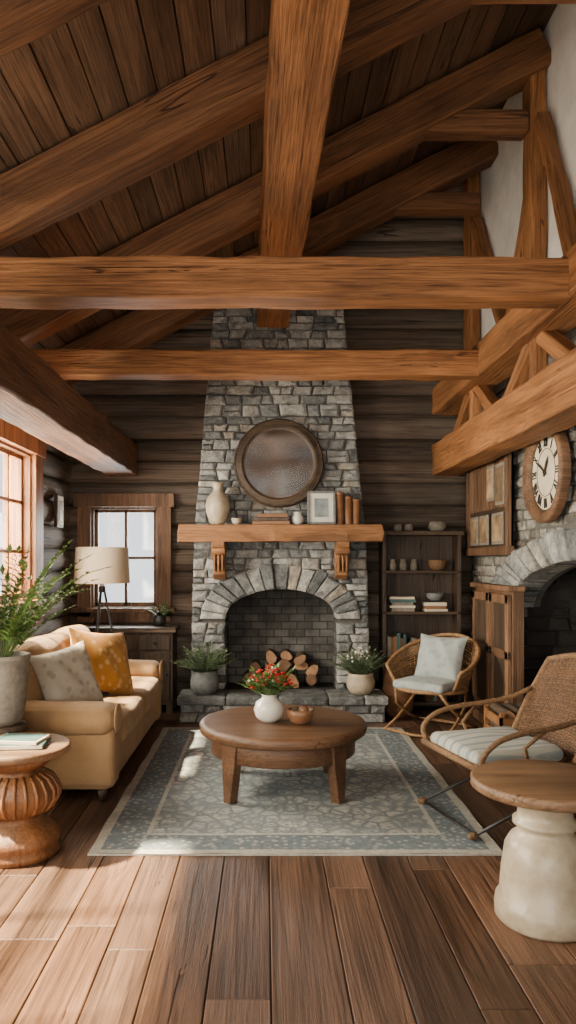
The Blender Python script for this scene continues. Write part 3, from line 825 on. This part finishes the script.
# ------------------------------------------------ sofa (faces +X)
b=B(); X0,X1,Ya,Yb=-1.78,-.86,4.20,6.20
b.rbox(((X0+X1)/2,(Ya+Yb)/2,.20),(X1-X0-.06,Yb-Ya-.06,.24),.03,M_sofa)
b.rbox((X0+.16,(Ya+Yb)/2,.50),(.22,Yb-Ya-.2,.66),.10,M_sofa,(0,0,.01),(0,math.radians(-6),0))
for yc,sg in ((Ya+.11,-1),(Yb-.11,1)):
    b.rbox(((X0+X1)/2,yc,.29),(X1-X0,.18,.40),.04,M_sofa,(.0,.01,0))
    b.rbox(((X0+X1)/2-.0,yc+sg*.01,.48),(X1-X0+.02,.26,.17),.083,M_sofa,(0,0,.012))
    b.lathe([(0,.012),(.05,.012),(.07,.006),(.08,0)],M_sofa,(X1+.008,yc+sg*.01,.48),28,(0,math.radians(90),0))
    b.tube([(X1+.004,yc+sg*.01+.085*math.cos(t),.48+.082*math.sin(t)) for t in [i*math.pi*2/24 for i in range(24)]],.006,M_sofa,6,True)
for k in range(2):
    yy=Ya+.22+(k+.5)*(Yb-Ya-.44)/2; w=(Yb-Ya-.44)/2-.008
    b.rbox((X1-.33,yy,.375),(.70,w,.17),.055,M_sofa,(.01,.0,.03),wob=.003)
    b.rbox((X0+.32,yy,.66),(.20,w-.01,.44),.08,M_sofa,(.05,0,.02),(0,math.radians(-12),0),wob=.004)
for x in (X0+.08,X1-.08):
    for y in (Ya+.08,Yb-.08): b.lathe([(.02,0.012),(.035,.09)],M_dark,(x,y,0),12)
sofa=b.done('sofa')
def pil(name,mat,loc,rot,w,h,t):
    b=B(); b.pillow((0,0,0),w,h,t,mat); b.done(name,loc,tuple(math.radians(a) for a in rot))
pil('mustard_pillow',M_must,(-1.13,5.14,.675),(-20,8,56),.52,.50,.20)
pil('charcoal_pillow',M_charc,(-1.20,4.93,.61),(-22,0,62),.38,.36,.10)
pil('cream_pillow',M_cream,(-1.22,4.58,.65),(-20,-8,54),.43,.44,.18)

# ------------------------------------------------ rug
rx0,rx1,ry0,ry1=-.84,1.13,3.50,6.14
b=B(); hx=(rx1-rx0)/2; hy=(ry1-ry0)/2; Mr=rugmat(hx,hy)
b.surf(lambda u,v:(-hx+2*hx*u+.004*math.sin(v*30),-hy+2*hy*v+.004*math.sin(u*25),.011+.0015*math.sin(u*17)*math.sin(v*21)),40,50,Mr,True,.5)
ring=[(-hx,-hy),(hx,-hy),(hx,hy),(-hx,hy)]
vs=[(x,y,.001) for x,y in ring]+[(x,y,.010) for x,y in ring]
b.add(vs,[(0,3,2,1),(0,1,5,4),(1,2,6,5),(2,3,7,6),(3,0,4,7)],Mr)
b.done('area_rug',((rx0+rx1)/2,(ry0+ry1)/2,0))

# ------------------------------------------------ coffee table
b=B()
b.lathe([(0,.34),(.49,.34),(.505,.35),(.51,.37),(.51,.39),(.50,.402),(.48,.405),(0,.405)],M_table,seg=72)
b.lathe([(.435,.225),(.44,.23),(.44,.34),(.40,.34),(.40,.225),(.435,.225)],M_table,seg=60)
b.lathe([(0,.23),(.43,.23),(.43,.24),(0,.24)],M_table,seg=48)
for k in range(4):
    a=math.pi/4+k*math.pi/2
    pts=[(.42,.34),(.425,.22),(.43,.11),(.435,.0)]
    ws=[.060,.052,.040,.026]
    ca,sa=math.cos(a),math.sin(a); vs=[]
    for (r,z),w in zip(pts,ws):
        for (dr,dt) in ((-.03,-w),(.03,-w),(.03,w),(-.03,w)):
            rr=r+dr; vs.append((rr*ca-dt*sa,rr*sa+dt*ca,z))
    fs=[(3,2,1,0),(12,13,14,15)]
    for i in range(3):
        for j in range(4):
            p=i*4+j;q=i*4+(j+1)%4; fs.append((p,q,q+4,p+4))
    b.add(vs,fs,M_table)
b.done('coffee_table',(.11,4.54,.013),bevel=.004)
TZ=.418
b=B(); b.lathe([(.045,0),(.08,.03),(.093,.075),(.08,.12),(.045,.145),(.042,.16),(.05,.165),(.036,.165),(0,.15)],M_white,seg=36)
plant(b,(0,0,.15),40,.20,1.1,.04,M_leaf,.3,.0018,.025,.2,.34)
for i in range(34):
    a=U(0,6.28);q=.14*math.sqrt(R()); c=Vector((q*math.cos(a),q*math.sin(a),.30-q*.55+U(-.04,.05)))
    b.tube([(0,0,.15),c],.0015,M_leaf,4)
    for k in range(6):
        t=k*1.05; d=Vector((math.cos(t),math.sin(t),.45)); leaf(b,c,d,Vector((0,0,1)),.028,.012,M_red,R())
    b.sph(c+Vector((0,0,.006)),.010,M_red,6)
for i in range(9):
    a=U(0,6.28);q=.13*math.sqrt(R()); b.sph((q*math.cos(a),q*math.sin(a),.27+U(-.05,.05)),.009,M_wpet,6)
b.done('flower_vase',(.025,4.50,TZ))
b=B(); b.lathe([(.045,0),(.06,.01),(.082,.055),(.08,.085),(.074,.085),(.072,.055),(.05,.02),(0,.015)],M_cop,seg=32,fn=lambda a,z:1+.02*math.sin(a*8))
b.sph((.02,0,.07),.035,M_cop,12); b.sph((-.03,.02,.065),.03,M_bark,12)
b.done('wooden_bowl',(.215,4.46,TZ))

# ------------------------------------------------ side tables
b=B(); b.lathe([(0,.475),(.235,.475),(.25,.485),(.25,.51),(.24,.518),(0,.518)],M_oak,seg=56)
b.lathe([(.20,0),(.205,.03),(.19,.045),(.20,.06),(.205,.09),(.175,.12),(.13,.16),(.11,.18),(.125,.195),(.165,.22),(.195,.27),(.195,.31),(.165,.36),(.12,.385),(.105,.40),(.13,.415),(.16,.44),(.175,.475)],M_turn,seg=56)
for k in range(24):
    a=2*math.pi*k/24; b.tube([((r)*math.cos(a),(r)*math.sin(a),z) for r,z in ((.128,.20),(.17,.225),(.198,.27),(.198,.31),(.168,.358),(.123,.384))],.009,M_turn,6)
b.done('turned_side_table',(-1.19,3.55,0))
b=B(); b.box((0,0,.012),(.26,.19,.022),M_bk2,(0,0,.1)); b.box((0,0,.012),(.25,.195,.016),M_paper,(0,0,.1)); b.box((.01,0,.03),(.22,.16,.014),M_paper,(0,0,-.12)); b.box((.01,0,.038),(.20,.14,.003),M_bk2,(0,0,-.12))
b.done('table_books',(-1.17,3.52,.519),bevel=.001)
b=B(); b.lathe([(0,.505),(.265,.505),(.28,.515),(.28,.545),(.27,.552),(0,.552)],M_oak,seg=64)
b.lathe([(.175,0),(.188,.015),(.19,.06),(.185,.085),(.172,.10),(.165,.20),(.15,.29),(.13,.325),(.105,.345),(.10,.365),(.122,.375),(.122,.39),(.105,.40),(.102,.43),(.12,.46),(.155,.49),(.165,.505)],M_ceram,seg=56,fn=lambda a,z:1+.004*math.sin(a*5+z*20))
b.done('ceramic_side_table',(1.09,2.88,0))
b=B(); b.lathe([(.10,0),(.13,.06),(.145,.22),(.13,.38),(.11,.45),(.12,.47),(.10,.47),(.09,.42),(0,.36)],M_cop,seg=32)
b.done('clay_floor_pot',(1.20,6.66,0))

# ------------------------------------------------ rattan chairs
def weave(b,fn,nu,nv,mat,r=.004,amp=.004):
    def nrm(u,v):
        e=.01; du=fn(min(1,u+e),v)-fn(max(0,u-e),v); dv=fn(u,min(1,v+e))-fn(u,max(0,v-e)); n=du.cross(dv); 
        return n.normalized() if n.length>1e-9 else Vector((0,0,1))
    for j in range(nv+1):
        v=j/nv; b.tube([fn(i/nu,v)+nrm(i/nu,v)*amp*(1 if (i+j)%2 else -1) for i in range(nu+1)],r,mat,5)
    for i in range(0,nu+1):
        u=i/nu; b.tube([fn(u,j/nv)+nrm(u,j/nv)*amp*(-1 if (i+j)%2 else 1) for j in range(nv+1)],r*.8,mat,5)
b=B()
def shell(u,v):
    a=math.radians(-25+230*u)
    k=math.sin(math.pi*u)
    top=.52+.24*k**1.3; z=.36+(top-.36)*v
    r=.27+.08*v
    return Vector((r*math.cos(a)*1.05,r*math.sin(a)*.95+.05*v*k,z))
weave(b,shell,34,16,M_wick,.0065,.004)
b.tube([shell(i/30,1.0) for i in range(31)],.016,M_wick,8); b.tube([shell(i/30,0) for i in range(31)],.014,M_wick,8)
b.tube([shell(0,v/6) for v in range(7)],.014,M_wick,8);b.tube([shell(1,v/6) for v in range(7)],.014,M_wick,8)
b.tube([(.285*math.cos(i*math.pi/16),.26*math.sin(i*math.pi/16),.355) for i in range(32)],.016,M_wick,8,True)
b.lathe([(0,.345),(.27,.345),(.27,.36),(0,.36)],M_wickd,seg=32)
for sx in (-1,1):
    for (ya,yb) in ((-.24,.26),(.22,-.26)):
        b.tube([(sx*.20,ya*.9,.35),(sx*.25,ya*.5,.22),(sx*.26,yb*.3,.10),(sx*.27,yb,.025)],.013,M_wick,8)
b.tube([(.27,-.27,.026),(0,-.32,.026),(-.27,-.27,.026)],.012,M_wick,8); b.tube([(.27,.27,.026),(0,.30,.026),(-.27,.27,.026)],.012,M_wick,8)
b.rbox((0,-.02,.39),(.46,.44,.07),.033,M_grey,(0,0,.015))
b.pillow((0,.15,.58),.44,.40,.17,M_grey,(math.radians(-20),0,0))
b.done('rattan_tub_chair',(1.36,6.06,0),(0,0,math.radians(-42)))
b=B()
def backf(u,v):
    x=-.29+.58*u; c=1-(2*u-1)**2
    w=1+.06*math.sin(v*3)
    return Vector((x*w,.20+.26*v+.07*c, .36+.50*v-.05*(1-c)*v))
weave(b,backf,40,34,M_wickd,.0068,.004)
b.tube([backf(0,v/8) for v in range(9)]+[backf(u/10,1) for u in range(1,11)]+[backf(1,1-v/8) for v in range(1,9)],.017,M_rope,8)
def seatf(u,v): return Vector((-.28+.56*u,-.36+.60*v,.35-.03*math.sin(math.pi*v)+.02*(1-v)))
weave(b,seatf,30,30,M_wickd,.0068,.004)
b.tube([seatf(0,1),seatf(0,.5),seatf(0,0),seatf(.5,0),seatf(1,0),seatf(1,.5),seatf(1,1)],.02,M_rope,8)
b.rbox((0,-.09,.395),(.52,.52,.08),.038,M_stripe,(0,0,.02),wob=.006)
for sx in (-1,1):
    arm=[(sx*.29,-.33,.36),(sx*.33,-.34,.44),(sx*.34,-.26,.51),(sx*.345,-.12,.545),(sx*.34,.05,.56),(sx*.32,.22,.59),(sx*.30,.34,.64)]
    P=[Vector(p) for p in arm]; Q=[]
    for i in range(len(P)-1):
        for t in (0,.25,.5,.75):
            p0=P[max(i-1,0)];p1=P[i];p2=P[i+1];p3=P[min(i+2,len(P)-1)]
            Q.append(.5*((2*p1)+(-p0+p2)*t+(2*p0-5*p1+4*p2-p3)*t*t+(-p0+3*p1-3*p2+p3)*t**3))
    Q.append(P[-1]); b.tube(Q,.015,M_rope,8)
    b.tube([(sx*.34,-.0,.55),(sx*.31,-.10,.46),(sx*.28,-.06,.36)],.011,M_rope,8)
    b.tube([(sx*.26,.20,.34),(sx*.27,-.06,.15),(sx*.28,-.36,.035)],.0085,M_black,8)
    b.tube([(sx*.26,-.28,.34),(sx*.27,.02,.16),(sx*.28,.30,.025)],.0085,M_black,8)
    b.sph((sx*.28,-.37,.034),(.020,.030,.020),M_rope,12)
    b.sph((sx*.28,.30,.026),.014,M_black,10)
b.tube([(-.27,-.02,.17),(.27,-.02,.17)],.007,M_black,8); b.tube([(-.28,.30,.025),(.28,.30,.025)],.007,M_black,8); b.tube([(-.28,-.36,.034),(.28,-.36,.034)],.007,M_black,8)
b.done('wicker_lounge_chair',(1.32,4.02,0),(0,0,math.radians(-76)))

# log crate near the arch
b=B(); 
for z in (.06,.17,.28): 
    b.bb(-.17,.17,-.2,-.18,z-.03,z+.03,M_mantel);b.bb(-.17,.17,.18,.2,z-.03,z+.03,M_mantel);b.bb(-.17,-.15,-.2,.2,z-.03,z+.03,M_mantel);b.bb(.15,.17,-.2,.2,z-.03,z+.03,M_mantel)
for sx in(-1,1):
    for sy in(-1,1): b.bb(sx*.15-.015,sx*.15+.015,sy*.18-.015,sy*.18+.015,0,.34,M_mantel)
b.bb(-.15,.15,-.18,.18,.02,.04,M_mantel)
logs(b,[(x,z,.048) for x in (-.09,.0,.09) for z in (.10,.20,.30)],-.17,.17)
b.done('firewood_crate',(1.79,5.30,0))

# ------------------------------------------------ light
w=bpy.data.worlds.new('sky'); bpy.context.scene.world=w; w.use_nodes=True
bg=w.node_tree.nodes['Background']; bg.inputs[0].default_value=(.92,.96,1,1); bg.inputs[1].default_value=2.0
sun=bpy.data.lights.new('sun','SUN'); sun.energy=70; sun.angle=math.radians(3); sun.color=(1,.76,.48)
so=bpy.data.objects.new('sun',sun); C.objects.link(so); so.rotation_euler=Vector((.55,.08,-.80)).to_track_quat('-Z','Y').to_euler()
def area(name,loc,d,sx,sy,e,col):
    l=bpy.data.lights.new(name,'AREA'); l.shape='RECTANGLE'; l.size=sx; l.size_y=sy; l.energy=e; l.color=col
    o=bpy.data.objects.new(name,l); C.objects.link(o); o.location=loc; o.rotation_euler=Vector(d).to_track_quat('-Z','Y').to_euler(); return o
area('daylight_window_1',(-1.355,YB+.45,1.5),(0,-1,-.1),.64,.98,60,(1,.97,.93))
area('daylight_window_2',(XL-.35,5.2,1.8),(1,0,-.05),1.3,1.1,330,(1,.86,.68))
area('daylight_window_3',(XL-.35,2.4,1.6),(1,.3,.3),2.1,1.7,300,(1,.84,.64))
area('rear_fill',(-.4,YF-.3,1.5),(.05,1,.34),2.6,2.2,130,(1,.90,.76))  # added fill lamp outside the unseen rear opening, brightens the room

cam=bpy.data.cameras.new('camera'); co=bpy.data.objects.new('camera',cam); C.objects.link(co)
co.location=(0,0,1.4); co.rotation_euler=(math.pi/2,0,0)
cam.sensor_width=36; cam.lens=740/1024*36; cam.shift_x=23/1024; cam.shift_y=48/1024; cam.clip_start=.05
bpy.context.scene.camera=co
